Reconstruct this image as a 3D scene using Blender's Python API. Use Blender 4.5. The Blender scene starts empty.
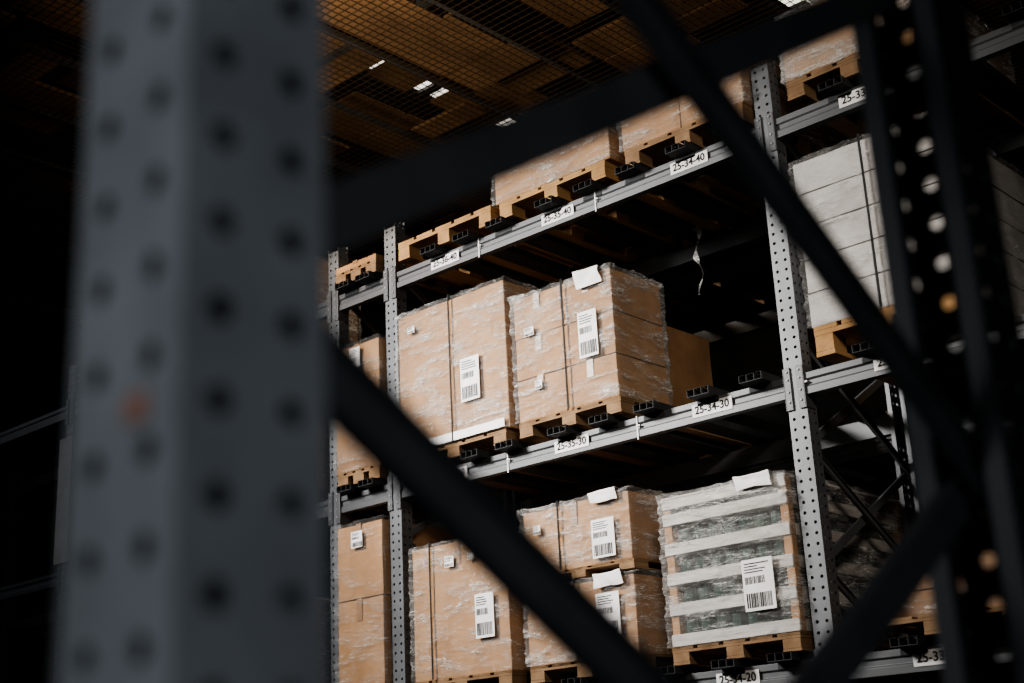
import bpy, bmesh, math, random
from mathutils import Vector, Matrix, noise
random.seed(7)
H=1.65      # camera height above floor
D=5.73      # distance to the front plane of the rack across the aisle
RD=1.1      # rack depth
scn=bpy.context.scene
COL=scn.collection
try: scn.view_settings.look='AgX - Medium High Contrast'
except Exception: pass

# ------------------------------------------------------------ materials
def newmat(name):
    m=bpy.data.materials.new(name); m.use_nodes=True
    nt=m.node_tree; b=nt.nodes['Principled BSDF']
    return m,nt,b
def L(nt,a,b): nt.links.new(a,b)
def ramp(nt,fac,stops):
    r=nt.nodes.new('ShaderNodeValToRGB')
    e=r.color_ramp.elements
    while len(e)<len(stops): e.new(0.5)
    for i,(p,c) in enumerate(stops):
        e[i].position=p; e[i].color=(c[0],c[1],c[2],1)
    L(nt,fac,r.inputs[0]); return r
def tex(nt,scale=(1,1,1),rot=(0,0,0)):
    tc=nt.nodes.new('ShaderNodeTexCoord'); mp=nt.nodes.new('ShaderNodeMapping')
    mp.inputs['Scale'].default_value=scale; mp.inputs['Rotation'].default_value=rot
    L(nt,tc.outputs['Object'],mp.inputs[0]); return mp.outputs[0]
def nz(nt,vec,scale,detail=4,rough=.5,dist=0):
    n=nt.nodes.new('ShaderNodeTexNoise'); n.inputs['Scale'].default_value=scale
    n.inputs['Detail'].default_value=detail; n.inputs['Roughness'].default_value=rough
    n.inputs['Distortion'].default_value=dist
    L(nt,vec,n.inputs['Vector']); return n.outputs['Fac']
def mth(nt,op,a,b=None,c=None):
    n=nt.nodes.new('ShaderNodeMath'); n.operation=op
    for i,x in enumerate((a,b,c)):
        if x is None: continue
        if isinstance(x,(int,float)): n.inputs[i].default_value=x
        else: L(nt,x,n.inputs[i])
    return n.outputs[0]
def simple(name,c1,c2,scale=6,rough=.5,metal=0,stretch=(1,1,1),bump=0.0,bscale=40,spec=.5):
    m,nt,b=newmat(name)
    v=tex(nt,stretch)
    f=nz(nt,v,scale,6,.6)
    r=ramp(nt,f,[(.3,c1),(.7,c2)])
    L(nt,r.outputs[0],b.inputs['Base Color'])
    b.inputs['Roughness'].default_value=rough; b.inputs['Metallic'].default_value=metal
    b.inputs['Specular IOR Level'].default_value=spec
    if bump:
        n2=nz(nt,v,bscale,4,.6)
        bp=nt.nodes.new('ShaderNodeBump'); bp.inputs['Strength'].default_value=bump; bp.inputs['Distance'].default_value=.01
        L(nt,n2,bp.inputs['Height']); L(nt,bp.outputs[0],b.inputs['Normal'])
    return m
STEEL=simple('rack_steel',(.070,.073,.079),(.118,.123,.132),5,.5,.2,bump=.05)
STEELB=simple('beam_steel',(.048,.050,.054),(.080,.083,.088),4,.5,.2,stretch=(.3,1,1),bump=.05)
GALV=simple('galvanised_steel',(.17,.185,.203),(.25,.268,.29),9,.55,.2)
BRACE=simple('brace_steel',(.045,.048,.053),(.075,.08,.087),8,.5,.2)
POSTD=simple('post_steel_shaded',(.018,.02,.023),(.032,.034,.038),8,.5,.2)  # near frame's rear post: galvanised steel with its shade put into the colour
BLACK=simple('support_bar_steel',(.014,.015,.017),(.035,.036,.039),12,.7,0,spec=.25)
CARD=simple('cardboard',(.215,.113,.050),(.33,.187,.090),4,.85,0,stretch=(1,1,.5),bump=.08,bscale=60,spec=.2)
CARD2=simple('cardboard_dark',(.13,.070,.034),(.21,.118,.058),5,.85,0,bump=.08,spec=.2)
CARDG=simple('cardboard_white',(.29,.275,.265),(.42,.405,.39),4,.75,0,bump=.05,spec=.3)
WOOD=simple('pallet_wood',(.12,.070,.036),(.22,.14,.078),9,.8,0,stretch=(1,.15,1),bump=.25,spec=.2)
WOODL=simple('pallet_wood_orange',(.22,.125,.052),(.36,.215,.098),9,.8,0,stretch=(1,.15,1),bump=.25,spec=.2)
SLAT=simple('crate_slat',(.27,.245,.22),(.42,.395,.37),7,.6,0,stretch=(.2,.2,1),bump=.2)
PLANK=simple('ceiling_board',(.08,.045,.022),(.38,.225,.115),1.6,.85,0,stretch=(.8,.35,1),bump=.2)
PAPER=simple('label_paper',(.56,.55,.54),(.68,.67,.66),8,.7,spec=.2)
INK=simple('label_ink',(.012,.012,.012),(.03,.03,.03),8,.8,spec=.1)
STRAP=simple('strap_plastic',(.012,.012,.014),(.03,.03,.03),8,.8,spec=.1)
TAPE=simple('packing_tape',(.15,.08,.038),(.22,.125,.06),8,.4)
GLASS=simple('jar_glass',(.015,.03,.026),(.04,.062,.052),8,.15)
REDS=simple('orange_sticker',(.30,.13,.09),(.36,.17,.12),8,.6)
CONC=simple('concrete_floor',(.10,.10,.10),(.17,.165,.16),1.5,.6,0,bump=.05)
WALLM=simple('wall_paint',(.03,.03,.033),(.05,.05,.055),1,.8)
WIRE=simple('mesh_wire',(.05,.035,.02),(.09,.065,.04),9,.5,.4)

def film_mat(name,amt,rot=.35,base=.06,z=3.0):
    m,nt,b=newmat(name)
    def ridge(scale,st,rt,dist,width):
        v=tex(nt,st,rt); n=nz(nt,v,scale,6,.6,dist)
        a=mth(nt,'ABSOLUTE',mth(nt,'SUBTRACT',n,.5))
        mr=nt.nodes.new('ShaderNodeMapRange'); L(nt,a,mr.inputs[0])
        mr.inputs[1].default_value=0; mr.inputs[2].default_value=width; mr.inputs[3].default_value=1; mr.inputs[4].default_value=0
        mr.interpolation_type='SMOOTHSTEP'
        return mr.outputs[0]
    r1=ridge(6,(.4,.4,z),(rot*.4,rot,0),.8,.022)
    r2=ridge(10,(.45,.45,z*1.2),(-.3,-rot*.9,0),1.0,.020)
    r3=ridge(12,(1.6,1.6,.35),(.1,.25,0),.8,.014)
    r4=ridge(18,(.3,.3,z),(0,rot*.5,0),.6,.026)
    v=tex(nt,(.7,.7,2.4),(0,rot,0)); big=nz(nt,v,3.6,8,.7,.9)
    pr=ramp(nt,big,[(.46,(0,0,0)),(.62,(1,1,1))]).outputs[0]
    s=mth(nt,'ADD',mth(nt,'MULTIPLY',r1,.8),mth(nt,'MULTIPLY',r2,.7))
    s=mth(nt,'ADD',s,mth(nt,'MULTIPLY',r3,.4))
    s=mth(nt,'ADD',s,mth(nt,'MULTIPLY',r4,.45))
    s2=mth(nt,'MULTIPLY',s,mth(nt,'ADD',mth(nt,'MULTIPLY',pr,1.0),.30))
    al=mth(nt,'ADD',mth(nt,'ADD',mth(nt,'MULTIPLY',s2,amt),mth(nt,'MULTIPLY',pr,.15*amt)),base)
    n=mth(nt,'MINIMUM',al,.97)
    L(nt,n,b.inputs['Alpha'])  # white streaks and patches in alpha paint the glints on the wrinkled wrap
    b.inputs['Base Color'].default_value=(.96,.95,.93,1)
    b.inputs['Roughness'].default_value=.15
    b.inputs['Specular IOR Level'].default_value=1.0
    bp=nt.nodes.new('ShaderNodeBump'); bp.inputs['Strength'].default_value=.7; bp.inputs['Distance'].default_value=.02
    hh=mth(nt,'ADD',s,mth(nt,'MULTIPLY',big,1.5))
    L(nt,hh,bp.inputs['Height']); L(nt,bp.outputs[0],b.inputs['Normal'])
    return m
FILM=film_mat('stretch_film',.80,base=.045)
FILMV=film_mat('stretch_film_soft',.52,rot=-.5,base=.04,z=2.0)
FILML=film_mat('stretch_film_light',.38,rot=-.4,base=.025)
FILMH=film_mat('stretch_film_heavy',1.1,rot=.15,base=.10)

# ------------------------------------------------------------ mesh builder
class MB:
    def __init__(s): s.v=[];s.f=[];s.m=[];s.mats=[]
    def mi(s,mat):
        if mat not in s.mats: s.mats.append(mat)
        return s.mats.index(mat)
    def face(s,pts,mat):
        n=len(s.v); s.v+= [tuple(p) for p in pts]; s.f.append(list(range(n,n+len(pts)))); s.m.append(s.mi(mat))
    def box(s,x0,x1,y0,y1,z0,z1,mat):
        s.obox(Vector(((x0+x1)/2,(y0+y1)/2,(z0+z1)/2)),Vector((1,0,0)),Vector((0,1,0)),Vector((0,0,1)),abs(x1-x0),abs(y1-y0),abs(z1-z0),mat)
    def obox(s,c,a,b,d,la,lb,ld,mat):
        n=len(s.v)
        for i in (-.5,.5):
            for j in (-.5,.5):
                for k in (-.5,.5):
                    s.v.append(tuple(c+a*la*i+b*lb*j+d*ld*k))
        for q in ((0,1,3,2),(4,6,7,5),(0,4,5,1),(2,3,7,6),(0,2,6,4),(1,5,7,3)):
            s.f.append([n+t for t in q]); s.m.append(s.mi(mat))
    def extrude_x(s,prof,x0,x1,mat):
        n=len(s.v);k=len(prof)
        for x in (x0,x1):
            for y,z in prof: s.v.append((x,y,z))
        for i in range(k):
            j=(i+1)%k; s.f.append([n+i,n+j,n+k+j,n+k+i]); s.m.append(s.mi(mat))
        s.f.append([n+i for i in range(k)]); s.m.append(s.mi(mat))
        s.f.append([n+k+i for i in reversed(range(k))]); s.m.append(s.mi(mat))
    def bar(s,p,q,side,w,t,mat):
        p=Vector(p);q=Vector(q);d=(q-p);l=d.length;d.normalize()
        n=Vector(side); e=d.cross(n).normalized(); c=(p+q)/2
        s.obox(c,d,e,n,l,w,.004,mat)
        s.obox(c+e*(w/2-.002)+n*t/2,d,e,n,l,.004,t,mat)
        s.obox(c-e*(w/2-.002)+n*t/2,d,e,n,l,.004,t,mat)
    def cyl(s,c,axis,r,h,mat,seg=12):
        a=Vector(axis).normalized(); u=a.orthogonal().normalized(); w=a.cross(u); n=len(s.v); c=Vector(c)
        for k in (0,1):
            for i in range(seg):
                t=2*math.pi*i/seg; s.v.append(tuple(c+a*h*k+u*r*math.cos(t)+w*r*math.sin(t)))
        for i in range(seg):
            j=(i+1)%seg; s.f.append([n+i,n+j,n+seg+j,n+seg+i]); s.m.append(s.mi(mat))
        s.f.append([n+i for i in reversed(range(seg))]); s.m.append(s.mi(mat))
        s.f.append([n+seg+i for i in range(seg)]); s.m.append(s.mi(mat))
    def perf(s,p0,u,w,z0,z1,cols,r,mat,zoff=0.0,pitch=.05):
        p0=Vector(p0);u=Vector(u); cw=w/cols; n=int((z1-z0)/pitch)
        for c in range(cols):
            for k in range(n):
                zz=z0+k*pitch
                cx=(c+.5)*cw; cz=zz+pitch/2+zoff
                outer=[(cx-cw/2,cz-pitch/2),(cx,cz-pitch/2),(cx+cw/2,cz-pitch/2),(cx+cw/2,cz),(cx+cw/2,cz+pitch/2),(cx,cz+pitch/2),(cx-cw/2,cz+pitch/2),(cx-cw/2,cz)]
                ang=[-135,-90,-45,0,45,90,135,180]
                inner=[(cx+r*math.cos(math.radians(t)),cz+r*math.sin(math.radians(t))) for t in ang]
                b=len(s.v)
                for a in outer+inner:
                    q=p0+u*a[0]; s.v.append((q.x,q.y,a[1]))
                for i in range(8):
                    j=(i+1)%8; s.f.append([b+i,b+j,b+8+j,b+8+i]); s.m.append(s.mi(mat))
    def obj(s,name,parent=None,merge=False,bevel=0,solid=0,smooth=False):
        me=bpy.data.meshes.new(name); me.from_pydata(s.v,[],s.f)
        for m in s.mats: me.materials.append(m)
        me.polygons.foreach_set('material_index',s.m)
        if smooth: me.polygons.foreach_set('use_smooth',[True]*len(s.f))
        me.update()
        bm=bmesh.new(); bm.from_mesh(me)
        if merge: bmesh.ops.remove_doubles(bm,verts=bm.verts,dist=.0004)
        bmesh.ops.recalc_face_normals(bm,faces=bm.faces)
        bm.to_mesh(me); bm.free()
        o=bpy.data.objects.new(name,me); COL.objects.link(o)
        if parent: o.parent=parent
        if solid:
            md=o.modifiers.new('solid','SOLIDIFY'); md.thickness=solid; md.offset=0
        if bevel:
            md=o.modifiers.new('bevel','BEVEL'); md.width=bevel; md.segments=2; md.limit_method='ANGLE'
        return o
def empty(name,loc=(0,0,0)):
    e=bpy.data.objects.new(name,None); COL.objects.link(e); e.empty_display_size=.1
    return e

# ------------------------------------------------------------ rack parts
def upright(parent,xc,yf,z0,z1,mat,sgn=1,w=.1,d=.085,r=.0085):
    b=MB()
    b.perf((xc-w/2,yf,0),(1,0,0),w,z0,z1,2,r,mat)
    for sx in (-1,1):
        b.perf((xc+sx*w/2,yf,0),(0,sgn,0),d,z0,z1,2,r,mat,zoff=.025)
        x=xc+sx*w/2; yb=yf+sgn*d
        b.face([(x,yb,z0),(x-sx*.022,yb,z0),(x-sx*.022,yb,z1),(x,yb,z1)],mat)
        b.face([(x-sx*.022,yb,z0),(x-sx*.022,yb-sgn*.02,z0),(x-sx*.022,yb-sgn*.02,z1),(x-sx*.022,yb,z1)],mat)
    o=b.obj('upright',parent,merge=True,solid=.003)
    f=MB(); f.box(xc-.075,xc+.075,yf-.02*sgn,yf+sgn*(d+.03),z0-.006,z0+.004,mat); f.obj('foot_plate',parent)
    return o
def frame(parent,xc,yf,depth,z1,mat,bmat,node,pitch,bw=.045,d=.085,rmat=None):
    upright(parent,xc,yf,.006,z1,mat,1,d=d)
    upright(parent,xc,yf+depth,.006,z1,rmat or mat,-1,d=d)
    b=MB(); ya=yf+.05; yb=yf+depth-.05
    z=node
    while z-pitch>.1: z-=pitch
    while z+pitch<z1:
        b.bar((xc-.014,ya,z),(xc-.014,yb,z+pitch),(-1,0,0),bw,.014,bmat)
        b.bar((xc+.006,ya,z+pitch),(xc+.006,yb,z),(1,0,0),bw,.014,bmat)
        for y in (ya,yb):
            b.cyl((xc-.051,y,z),(1,0,0),.008,.102,bmat,8)
        z+=pitch
    b.bar((xc,ya,.15),(xc,yb,.15),(1,0,0),bw,.02,bmat)
    b.bar((xc,ya,z1-.08),(xc,yb,z1-.08),(1,0,0),bw,.02,bmat)
    b.obj('cross_bracing',parent)
def beam(parent,xa,xb,yf,zc,sgn=1):
    pr=[(0,-.056),(0,-.02),(.01,-.012),(.01,.012),(0,.02),(0,.05),(.045,.05),(.045,-.056)]
    prof=[(yf+sgn*y,zc+z) for y,z in pr]
    b=MB(); b.extrude_x(prof,xa+.052,xb-.052,STEELB)
    for x,s in ((xa+.052,1),(xb-.052,-1)):
        b.box(x,x+s*.004,yf-sgn*.012,yf+sgn*.07,zc-.12,zc+.09,STEELB)
        b.box(x-s*.035,x,yf-sgn*.012,yf-sgn*.006,zc-.12,zc+.09,STEELB)
        for dz in (-.08,-.03,.03,.07):
            b.cyl((x-s*.02,yf-sgn*.012,zc+dz),(0,-sgn,0),.006,.006,GALV,8)
    b.obj('load_beam',parent,bevel=.0015)
def support_bars(parent,xs,y0,y1,zc):
    z0=zc+.05; b=MB()
    for x in xs:
        w=.13;h=.038;t=.0035
        b.box(x-w/2,x+w/2,y0,y1,z0,z0+t,BLACK)
        for dx in (-w/2+t/2,-w/6,w/6,w/2-t/2):
            b.box(x+dx-t/2,x+dx+t/2,y0,y1,z0+t,z0+h,BLACK)
        for dx in (-w/2+.016,w/2-.016,0):
            b.box(x+dx-.015,x+dx+.015,y0,y1,z0+h-.0015,z0+h,BLACK)
        b.box(x-w/2,x+w/2,y0+.09-.004,y0+.09,z0-.03,z0,BLACK)
        b.box(x-w/2+t,x+w/2-t,y0+.05,y0+.054,z0+t,z0+h-.002,BLACK)
    b.obj('support_bars',parent)
def rack_label(parent,txt,x,zc,w=.24,h=.066,y=None):
    y=D if y is None else y
    b=MB(); b.box(x-w/2,x+w/2,y-.004,y-.0015,zc-h/2,zc+h/2,PAPER); b.obj('location_label',parent)
    cu=bpy.data.curves.new('label_text','FONT'); cu.body=txt; cu.size=h*.86; cu.align_x='CENTER'; cu.align_y='CENTER'; cu.offset=.0012
    o=bpy.data.objects.new('label_text',cu); COL.objects.link(o); o.parent=parent
    o.rotation_euler=(math.pi/2,0,0); o.location=(x,y-.0055,zc); cu.materials.append(INK)
def tie(parent,x,z,y=D):
    b=MB(); b.box(x-.004,x+.004,y-.006,y-.003,z-.07,z+.055,PAPER); b.box(x-.004,x+.02,y-.01,y-.003,z+.0,z+.008,PAPER)
    b.obj('cable_tie',parent)

LV={10:H-.80,20:H+.52,30:H+1.844,40:H+3.184}
TOP=H+3.184+.42
posts=[-.53,-3.33,-6.13,-6.68,-9.90,-12.7]
rack=empty('pallet_rack')
for x in posts:
    frame(rack,x,D,RD,TOP,STEEL,STEEL,.35,.57,.04)
for a,b_ in zip(posts[1:],posts[:-1]):
    for k,z in LV.items():
        beam(rack,a,b_,D,z,1); beam(rack,a,b_,D+RD,z,-1)
base=[-5.70,-5.42,-5.15,-4.76,-4.47,-4.17,-3.83,-3.52]
for k,z in LV.items():
    support_bars(rack,base,D-.09,D+RD+.04,z)
    support_bars(rack,[x+2.8 for x in base],D-.09,D+RD+.04,z)
    support_bars(rack,[-6.5,-6.3],D-.09,D+RD+.04,z)
    support_bars(rack,[x-3.95 for x in base],D-.09,D+RD+.04,z)
for k in (20,30,40):
    for n,x in ((33,-2.79),(34,-3.81),(35,-4.73),(36,-5.64)):
        rack_label(rack,'25-%d-%d'%(n,k),x,LV[k])
for x,k in ((-5.2,30),(-4.28,30),(-3.28,30),(-5.35,40),(-4.45,40),(-3.3,20)):
    tie(rack,x,LV[k])
b=MB(); b.box(-9.99,-9.80,D-.03,D-.006,H+1.95,H+2.95,CARDG); b.obj('bay_sign',rack)
b=MB(); b.box(-3.245,-3.24,D+RD-.14,D+RD+.08,H+.62,H+.93,PAPER)
for k in range(5): b.box(-3.2395,-3.239,D+RD-.12,D+RD+.05,H+.67+k*.045,H+.685+k*.045,REDS if k<3 else INK)
b.obj('load_sign',rack)

rack2=empty('pallet_rack')
Y2=D+RD+.35
for x in posts: frame(rack2,x,Y2,RD,TOP,STEEL,STEEL,.35,.57,.04)
for a,b_ in zip(posts[1:],posts[:-1]):
    for k,z in LV.items():
        beam(rack2,a,b_,Y2,z,1); beam(rack2,a,b_,Y2+RD,z,-1)
for k,z in LV.items():
    support_bars(rack2,base,Y2-.04,Y2+RD+.04,z); support_bars(rack2,[x+2.8 for x in base],Y2-.04,Y2+RD+.04,z)

fore=empty('rack_upright_frame')
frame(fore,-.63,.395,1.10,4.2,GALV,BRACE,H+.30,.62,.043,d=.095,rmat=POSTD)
b=MB(); b.box(-.622,-.606,.391,.3935,H+.198,H+.212,REDS); b.obj('sticker',fore)

# ------------------------------------------------------------ loads
def pallet(x0,x1,y0,zb,mat=WOOD,h=.085,name='wooden_pallet',depth=1.2,parent=None):
    b=MB(); y1=y0+depth; t=h*.16; W=x1-x0
    for f in (0,.5,1):
        bw=.1; x=x0+(W-bw)*f
        b.box(x,x+bw,y0,y1,zb,zb+t,mat)
        for g in (0,.5,1):
            y=y0+(depth-.12)*g
            b.box(x+.002,x+bw-.002,y,y+.12,zb+t,zb+h-2*t,mat)
    for g in (0,.5,1):
        y=y0+(depth-.12)*g
        b.box(x0,x1,y,y+.12,zb+h-2*t,zb+h-t,mat)
    n=5; bw=W/n-.02
    for i in range(n):
        x=x0+i*(W-bw)/(n-1); b.box(x,x+bw,y0,y1,zb+h-t,zb+h,mat)
    return b.obj(name,parent,bevel=.002)
def rough_box(x0,x1,y0,y1,z0,z1,mat,name,parent,cuts=6,amp=.004,off=0.0,bulge=0.0,smooth=False,keep_base=True,film=False):
    bm=bmesh.new(); bmesh.ops.create_cube(bm,size=1)
    bmesh.ops.subdivide_edges(bm,edges=bm.edges[:],cuts=cuts,use_grid_fill=True)
    c=Vector(((x0+x1)/2,(y0+y1)/2,(z0+z1)/2)); sx,sy,sz=x1-x0+2*off,y1-y0+2*off,z1-z0+2*off
    sd=Vector((random.random()*9,random.random()*9,0))
    for v in bm.verts:
        q=v.co.copy(); p=Vector((q.x*sx,q.y*sy,q.z*sz))
        if film:
            h=p.x+p.y
            a=noise.noise(Vector((h*2.6+p.z*1.5,(p.z-h*.28)*17,sd.x)))
            b_=noise.noise(Vector((h*3.4+p.z,(p.z+h*.35)*26,sd.y)))
            r=(1-min(1,abs(a)*3.6))*.7+(1-min(1,abs(b_)*4))*.5
            d=r*amp
            n=Vector((0,0,0))
            if abs(q.x)>.499: n.x=math.copysign(d,q.x)
            if abs(q.y)>.499: n.y=math.copysign(d,q.y)
            if abs(q.z)>.499 and q.z>0: n.z=d
        else:
            n=noise.noise_vector(p*5+sd)*amp+noise.noise_vector(p*16+sd)*amp*.5
            edge=max(0,1-4*q.x*q.x)*max(0,1-4*q.z*q.z)
            if abs(q.y)>.499: n.y+=math.copysign(bulge*edge,q.y)
            if keep_base and q.z<-.49: n.z=0
        v.co=c+p+n
    me=bpy.data.meshes.new(name); bm.to_mesh(me); bm.free(); me.materials.append(mat)
    if smooth: me.polygons.foreach_set('use_smooth',[True]*len(me.polygons))
    o=bpy.data.objects.new(name,me); COL.objects.link(o); o.parent=parent
    return o
def ship_label(parent,x,z,y,w=.11,h=.2,seed=1,side=False):
    r=random.Random(seed); b=MB()
    b.box(x-w/2,x+w/2,y-.002,y,z-h/2,z+h/2,PAPER)
    def bar(x0,x1,z0,z1): b.box(x0,x1,y-.0032,y-.0022,z0,z1,INK)
    xx=x-w*.42
    while xx<x+w*.40:
        bw=r.choice((.0025,.0045,.007)); bar(xx,xx+bw,z-h*.44,z-h*.16); xx+=bw+r.choice((.003,.005))
    xx=x-w*.42
    while xx<x+w*.2:
        bw=r.choice((.0025,.004)); bar(xx,xx+bw,z+.02*h,z+h*.16); xx+=bw+r.choice((.003,.005))
    for k in range(4): bar(x-w*.42,x-w*.42+w*r.uniform(.4,.8),z+h*(.24+.055*k),z+h*(.26+.055*k))
    b.obj('shipping_label',parent)
def sheet(parent,x0,x1,y,ztop,h,lap=.05):
    me=bpy.data.meshes.new('document_sheet'); vs=[];fs=[];nx=10;nr=12
    for j in range(nr+1):
        for i in range(nx+1):
            u=i/nx; t=j/nr; x=x0+(x1-x0)*u
            s=t*(h+lap)
            if s<lap: yy=y+(lap-s)*.98; zz=ztop+.012
            else: yy=y-.012; zz=ztop+.012-(s-lap)
            nn=noise.noise(Vector((x*14,zz*14,x0)))*.02
            vs.append((x+nn*.6+.03*t,yy-abs(nn),zz+nn*.5))
    for j in range(nr):
        for i in range(nx):
            a=j*(nx+1)+i; fs.append((a,a+1,a+nx+2,a+nx+1))
    me.from_pydata(vs,[],fs); me.materials.append(PAPER); me.polygons.foreach_set('use_smooth',[True]*len(fs))
    o=bpy.data.objects.new('document_sheet',me); COL.objects.link(o); o.parent=parent
def load(name,x0,x1,y0,y1,z0,z1,n=(1,1,1),mat=CARD,film=FILM,straps=(),labels=(),sheets=(),amp=.004,tape=True,fine=False,famp=.007):
    P=empty(name); nx,ny,nzz=n; g=.004
    for i in range(nx):
        for j in range(ny):
            for k in range(nzz):
                xa=x0+(x1-x0)*i/nx; xb=x0+(x1-x0)*(i+1)/nx
                ya=y0+(y1-y0)*j/ny; yb=y0+(y1-y0)*(j+1)/ny
                za=z0+(z1-z0)*k/nzz; zb=z0+(z1-z0)*(k+1)/nzz
                jx=random.uniform(-.003,.003) if nx*ny*nzz>1 else 0
                rough_box(xa+g+jx,xb-g+jx,ya+g,yb-g,za+(0 if k==0 else g),zb-g,mat,'carton',P,cuts=5,amp=amp*.6,bulge=.004)
                if tape:
                    b=MB(); xm=(xa+xb)/2
                    b.box(xm-.022,xm+.022,ya+g-.0085,ya+g-.0075,zb-min(.13,(zb-za)*.4),zb-g+.004,TAPE)
                    b.box(xm-.022,xm+.022,ya+g-.0075,yb-g,zb-g+.004,zb-g+.005,TAPE)
                    b.obj('packing_tape',P)
    if film:
        rough_box(x0,x1,y0,y1,z0+.012,z1,film,'stretch_film',P,cuts=80 if fine else 22,amp=famp,off=.011,smooth=True,film=True)
    for x in straps:
        b=MB(); b.box(x-.006,x+.006,y0-.0225,y0-.021,z0,z1+.022,STRAP); b.box(x-.006,x+.006,y0-.0225,y1+.017,z1+.0205,z1+.022,STRAP); b.obj('strap',P)
    for i,(x,z,w,h) in enumerate(labels): ship_label(P,x,z,y0-.024,w,h,seed=int(abs(x*100))+i)
    for (xa,xb,h) in sheets: sheet(P,xa,xb,y0-.014,z1+.010,h)
    return P
YF=D-.05
PH=.085
def base_z(k): return LV[k]+.0885
# ---- level 30
z=base_z(30)
pallet(-6.0,-5.16,YF,z)
pA=load('wrapped_cardboard_box',-6.02,-5.13,YF,YF+1.15,z+PH,H+2.90,straps=(-5.56,),labels=((-5.40,H+2.36,.15,.26),(-5.88,H+2.78,.06,.04)),film=FILM,fine=True,tape=False)
b=MB(); b.box(-5.97,-5.15,YF-.022,YF-.019,z+PH+.005,z+PH+.055,PAPER); b.obj('edge_protector',pA)
pallet(-5.06,-4.34,YF,z)
load('wrapped_cardboard_box',-5.06,-4.35,YF,YF+.45,z+PH,H+2.745,n=(2,1,3),straps=(-4.68,),labels=((-4.51,H+2.40,.13,.26),(-4.93,H+2.52,.07,.05),(-4.88,H+2.2,.05,.05)),sheets=((-4.60,-4.42,.10),),film=FILM,amp=.006,fine=True,famp=.011)
load('cardboard_box',-5.06,-4.35,YF+.48,YF+.90,z+PH,H+2.52,mat=CARD2,film=None)
pallet(-6.60,-6.21,YF,z)
load('wrapped_cardboard_box',-6.61,-6.20,YF,YF+.8,z+PH,H+2.40,mat=CARD2,film=FILML)
load('cardboard_box',-6.61,-6.20,YF,YF+.8,H+2.405,H+2.83,film=FILML,labels=((-6.40,H+2.70,.1,.2),))
pallet(-3.17,-2.45,YF,z,WOODL,h=.15)
load('wrapped_carton_stack',-3.18,-2.45,YF,YF+1.15,z+.15,H+2.93,n=(2,2,5),mat=CARDG,film=FILMV,straps=(-2.8,),tape=False,fine=True)
# ---- level 20
z=base_z(20)
pallet(-5.97,-5.2,YF,z)
load('wrapped_cardboard_box',-5.95,-5.20,YF,YF+1.1,z+PH,H+1.445,film=FILMV,straps=(-5.78,),labels=((-5.36,H+1.0,.14,.24),(-5.62,H+1.33,.07,.06),(-5.45,H+1.34,.05,.04)),fine=True)
pallet(-5.07,-4.33,YF,z)
load('wrapped_cardboard_box',-5.07,-4.34,YF,YF+1.1,z+PH,H+1.09,n=(2,1,1),straps=(-4.72,),labels=((-4.50,H+.90,.15,.22),),sheets=((-4.60,-4.42,.07),),film=FILM,fine=True,famp=.011)
pallet(-5.07,-4.33,YF,H+1.115,h=.05)
load('wrapped_cardboard_box',-5.07,-4.34,YF,YF+1.1,H+1.166,H+1.515,n=(1,1,1),straps=(-4.80,),labels=((-4.50,H+1.29,.15,.20),(-4.95,H+1.4,.05,.05),(-4.98,H+1.25,.04,.03)),sheets=((-4.60,-4.42,.06),),film=FILM,fine=True,famp=.011)
pallet(-4.14,-3.42,YF,z)
cr=empty('wrapped_slatted_crate')
x0,x1,y0,y1,z0,z1=-4.14,-3.42,YF+.005,YF+1.14,z+PH,H+1.43
b=MB()
for x in (x0,x1-.045):
    for y in (y0+.012,y1-.057): b.box(x,x+.045,y,y+.045,z0,z1,CARD)
b.obj('corner_posts',cr,bevel=.003)
nl=5; lh=(z1-z0)/nl
b=MB(); g=MB()
for k in range(nl):
    zz=z0+k*lh
    b.box(x0,x1,y0,y0+.012,zz+.005,zz+.062,SLAT)
    b.box(x1-.012,x1,y0+.06,y1-.06,zz+.005,zz+.062,SLAT)
    b.box(x0,x0+.012,y0+.06,y1-.06,zz+.005,zz+.062,SLAT)
    b.box(x0+.05,x1-.05,y0+.02,y1-.02,zz+.003,zz+.012,SLAT)
    for i in range(7):
        cx,cy=x0+.09+i*.09,y0+.075
        g.cyl((cx,cy,zz+.0125),(0,0,1),.043,lh*.78,GLASS,14); g.cyl((cx,cy,zz+.0125+lh*.78),(0,0,1),.03,lh*.1,GLASS,12)
    for j in range(10):
        cx,cy=x1-.09,y0+.18+j*.095
        g.cyl((cx,cy,zz+.0125),(0,0,1),.043,lh*.78,GLASS,14); g.cyl((cx,cy,zz+.0125+lh*.78),(0,0,1),.03,lh*.1,GLASS,12)
b.box(x0,x1,y0,y1,z1-.012,z1,SLAT)
b.box(x0,x1,y0-.0,y0+.012,z1-.06,z1-.013,SLAT)
b.obj('slats',cr,bevel=.002); g.obj('jars',cr)
b=MB(); b.box(x0+.14,x1-.14,y0+.14,y1-.06,z0+.02,z1-.03,CARD2); b.obj('inner_carton',cr)
rough_box(x0,x1,y0,y1,z0+.01,z1,FILM,'stretch_film',cr,cuts=80,amp=.010,off=.011,smooth=True,film=True)
ship_label(cr,-3.60,H+.93,y0-.025,.17,.24,5); sheet(cr,-3.70,-3.50,y0-.014,z1+.010,.07)
load('cardboard_box',-6.61,-6.20,YF,YF+.8,z,H+1.225,film=FILML,tape=True)
load('cardboard_box',-6.61,-6.20,YF,YF+.8,H+1.23,H+1.68,film=FILML,labels=((-6.40,H+1.58,.1,.1),))
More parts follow.
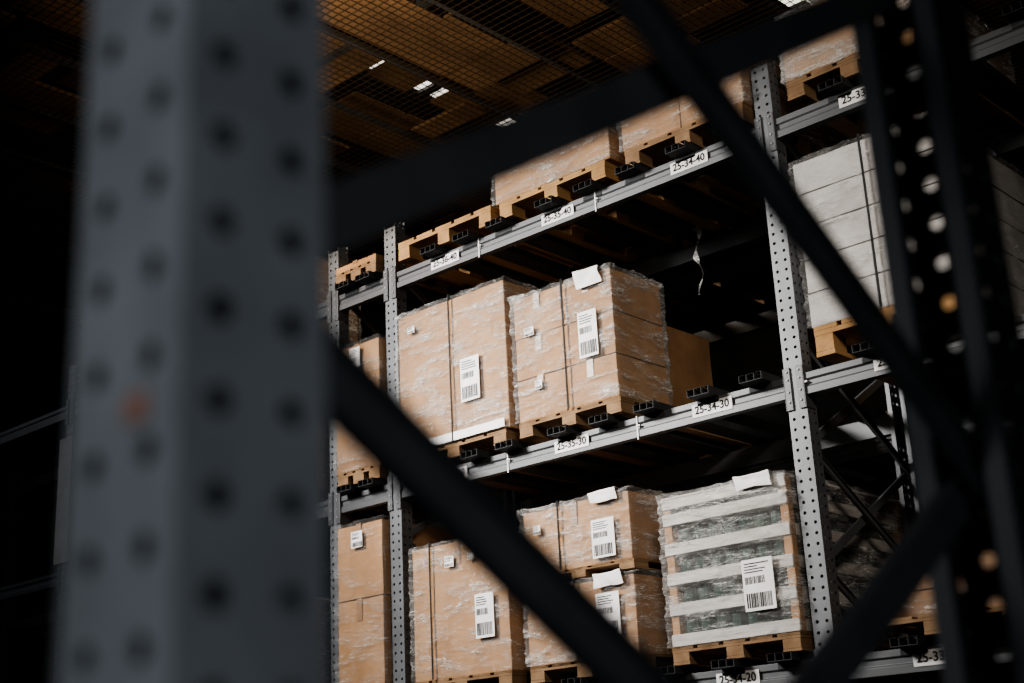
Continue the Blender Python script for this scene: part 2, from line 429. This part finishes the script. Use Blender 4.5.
pallet(-3.17,-2.37,YF,z); load('wrapped_carton_stack',-3.15,-2.37,YF+.35,YF+1.15,z+PH,H+1.0,n=(1,1,2),mat=CARD2,film=FILML)
# ---- level 40
z=base_z(40)
pallet(-6.0,-5.2,YF,z,WOODL,h=.12)
pallet(-5.13,-4.33,YF,z,WOODL,h=.10)
load('wrapped_cardboard_box',-5.16,-4.29,YF,YF+1.15,z+.10,H+3.58,n=(1,1,1),film=FILM,tape=False,fine=True)
pallet(-4.19,-3.42,YF,z,WOOD,h=.10)
load('wrapped_cardboard_box',-4.20,-3.41,YF,YF+1.15,z+.10,H+3.72,n=(2,1,1),film=FILM,labels=((-3.75,H+3.6,.1,.06),),fine=True)
pallet(-3.16,-2.46,YF,z,WOOD,h=.10)
load('wrapped_cardboard_box',-3.16,-2.46,YF,YF+1.15,z+.10,H+3.74,n=(1,1,1),mat=CARD,film=FILMH,fine=True)
pallet(-6.60,-6.21,YF,z); load('cardboard_box',-6.6,-6.21,YF,YF+.8,z+PH,H+3.40,film=None)
for k,xs in ((20,(-7.7,-8.7)),(30,(-7.7,-8.7)),(40,(-8.4,-9.7)),(10,(-4.9,-5.8,-3.9,-2.8))):
    for i,xb in enumerate(xs):
        z=base_z(k); pallet(xb,xb+.78,YF,z)
        load('wrapped_carton_stack',xb,xb+.78,YF,YF+1.1,z+PH,z+PH+random.uniform(.5,.8),n=(2,1,2),mat=random.choice((CARD,CARD2)),film=FILM)
for k,xs in ((20,(-5.9,-4.9)),(30,(-6.0,)),(10,(-5.0,-4.0))):
    for xb in xs:
        z=base_z(k); pallet(xb,xb+.8,Y2-.03,z)
        load('wrapped_carton_stack',xb,xb+.8,Y2-.03,Y2+1.1,z+PH,z+PH+random.uniform(.35,.75),n=(2,1,1),mat=CARD2,film=FILML,tape=False)
z=base_z(40); pallet(-5.05,-4.3,Y2-.03,z); load('wrapped_cardboard_box',-5.0,-4.45,Y2-.03,Y2+.8,z+PH,z+PH+.3,film=FILM)
z=base_z(30); pallet(-4.2,-3.5,Y2-.03,z)

me=bpy.data.meshes.new('torn_film'); vs=[];fs=[]
for j in range(15):
    t=j/14; zz=H+3.13-.42*t; w=.012+.010*math.sin(j*1.3); a=j*.5; cx=-4.22+.02*math.sin(j*.8); cy=D+.62
    vs+=[(cx-w*math.cos(a),cy-w*math.sin(a),zz),(cx+w*math.cos(a),cy+w*math.sin(a),zz)]
for j in range(14): fs.append((2*j,2*j+1,2*j+3,2*j+2))
me.from_pydata(vs,[],fs); me.materials.append(FILM); o=bpy.data.objects.new('torn_film_strip',me); COL.objects.link(o); o.parent=rack

# ------------------------------------------------------------ mesh deck ceiling
CZ=H+5.7
deck=empty('mesh_deck_ceiling')
b=MB(); x=-16.9
while x<2:
    b.box(x-.02,x+.02,1.5,14,CZ,CZ+.05,STEELB); x+=.87
for y in (3.2,6.6,10.0,13.4): b.box(-17,2,y-.04,y+.04,CZ+.09,CZ+.24,BRACE)
b.obj('joists',deck)
b=MB(); x=-17.0
while x<2: b.box(x-.003,x+.003,1.5,14,CZ-.006,CZ,WIRE); x+=.07
y=1.5
while y<14: b.box(-17,2,y-.003,y+.003,CZ-.012,CZ-.006,WIRE); y+=.07
b.obj('wire_mesh',deck)
b=MB(); r=random.Random(11); x=-17.0
while x<2:
    y=1.5
    while y<14:
        l=r.uniform(.25,1.1)
        top=CZ+r.choice((.08,.10,.13,.35,.5,.9))
        if r.random()<.93: b.box(x+.03,x+r.uniform(.74,.86),y,y+l,top,top+.03,PLANK)
        y+=l+r.choice((.02,.04,.06))
    x+=.87
b.obj('storage_boards',deck)

# ------------------------------------------------------------ shell
def slab(name,x0,x1,y0,y1,z0,z1,mat):
    b=MB(); b.box(x0,x1,y0,y1,z0,z1,mat); return b.obj(name)
slab('floor',-20,6,-6,16,-.1,0,CONC)
slab('wall_back',-20,6,16,16.2,0,9,WALLM)
slab('wall_left',-20.2,-20,-6,16,0,9,WALLM)
slab('wall_right',6,6.2,-6,16,0,9,WALLM)
slab('wall_front',-20,6,-6.2,-6,0,9,WALLM)
slab('ceiling',-20.2,6.2,-6.2,16.2,9,9.2,WALLM)
m,nt,bb=newmat('skylight_panel'); bb.inputs['Base Color'].default_value=(.8,.85,.9,1)
bb.inputs['Emission Color'].default_value=(1,.93,.82,1); bb.inputs['Emission Strength'].default_value=1.6
for i,(x,y) in enumerate(((-9.5,9.0),(-5.9,9.5))):
    b=MB(); b.box(x-.09,x+.09,y-2.5,y+2.5,8.93,8.99,m)
    for k in range(6): b.box(x-.13,x+.13,y-2.5+k-.06,y-2.5+k+.06,8.90,8.93,STEEL)
    b.obj('window_%d'%(i+1))

# ------------------------------------------------------------ lights
def area(name,loc,aim,sx,sy,power,color,spread=180):
    l=bpy.data.lights.new(name,'AREA'); l.shape='RECTANGLE'; l.size=sx; l.size_y=sy; l.energy=power; l.color=color
    l.spread=math.radians(spread)
    o=bpy.data.objects.new(name,l); COL.objects.link(o); o.location=loc
    o.rotation_euler=(Vector(aim)-Vector(loc)).to_track_quat('-Z','Y').to_euler(); return o
area('aisle_and_fill_light',(-7.0,1.5,H+3.8),(-4.8,5.9,H+1.85),1.6,1.0,128,(1,.97,.93),64)
area('aisle_and_fill_light',(-.9,2.6,H+3.6),(-4.2,6,H+1.8),1.2,.8,20,(1,.90,.78),70)
area('aisle_and_fill_light',(-1.6,-2.6,H+1.2),(-.63,.45,H+.2),1.2,1.2,3.4,(.92,.96,1),60)  # added fill behind the camera, brightens the near post's front face
area('aisle_and_fill_light',(1.6,-.9,H+.6),(-.6,.7,H+.25),.8,.8,2.0,(.92,.96,1),50)  # added side fill, no lamp stands here; lifts the near post's side
area('aisle_and_fill_light',(-12,3.0,H+4.5),(-10,6,H+1.8),.8,.8,8,(.92,.95,1),100)  # weak fill added so the far-left racking shows faintly
area('deck_fill_light',(-6.6,4.4,H+4.0),(-6.8,7.6,CZ),.8,.8,66,(1,.82,.62),140)  # unseen warm up-light, added to brighten the ceiling boards
w=bpy.data.worlds.new('world'); scn.world=w; w.use_nodes=True
w.node_tree.nodes['Background'].inputs[0].default_value=(.5,.6,.75,1); w.node_tree.nodes['Background'].inputs[1].default_value=.01

# ------------------------------------------------------------ camera
cam=bpy.data.cameras.new('camera'); co=bpy.data.objects.new('camera',cam); COL.objects.link(co)
R=Matrix(((.7339,.2452,.6334),(.6776,-.1994,-.7079),(-.0473,.9488,-.3125)))
co.matrix_world=Matrix.Translation((0,0,H))@R.to_4x4()
cam.sensor_width=36; cam.lens=1413/1024*36; cam.clip_start=.05
cam.dof.use_dof=True; cam.dof.focus_distance=7.4; cam.dof.aperture_fstop=2.8
scn.camera=co
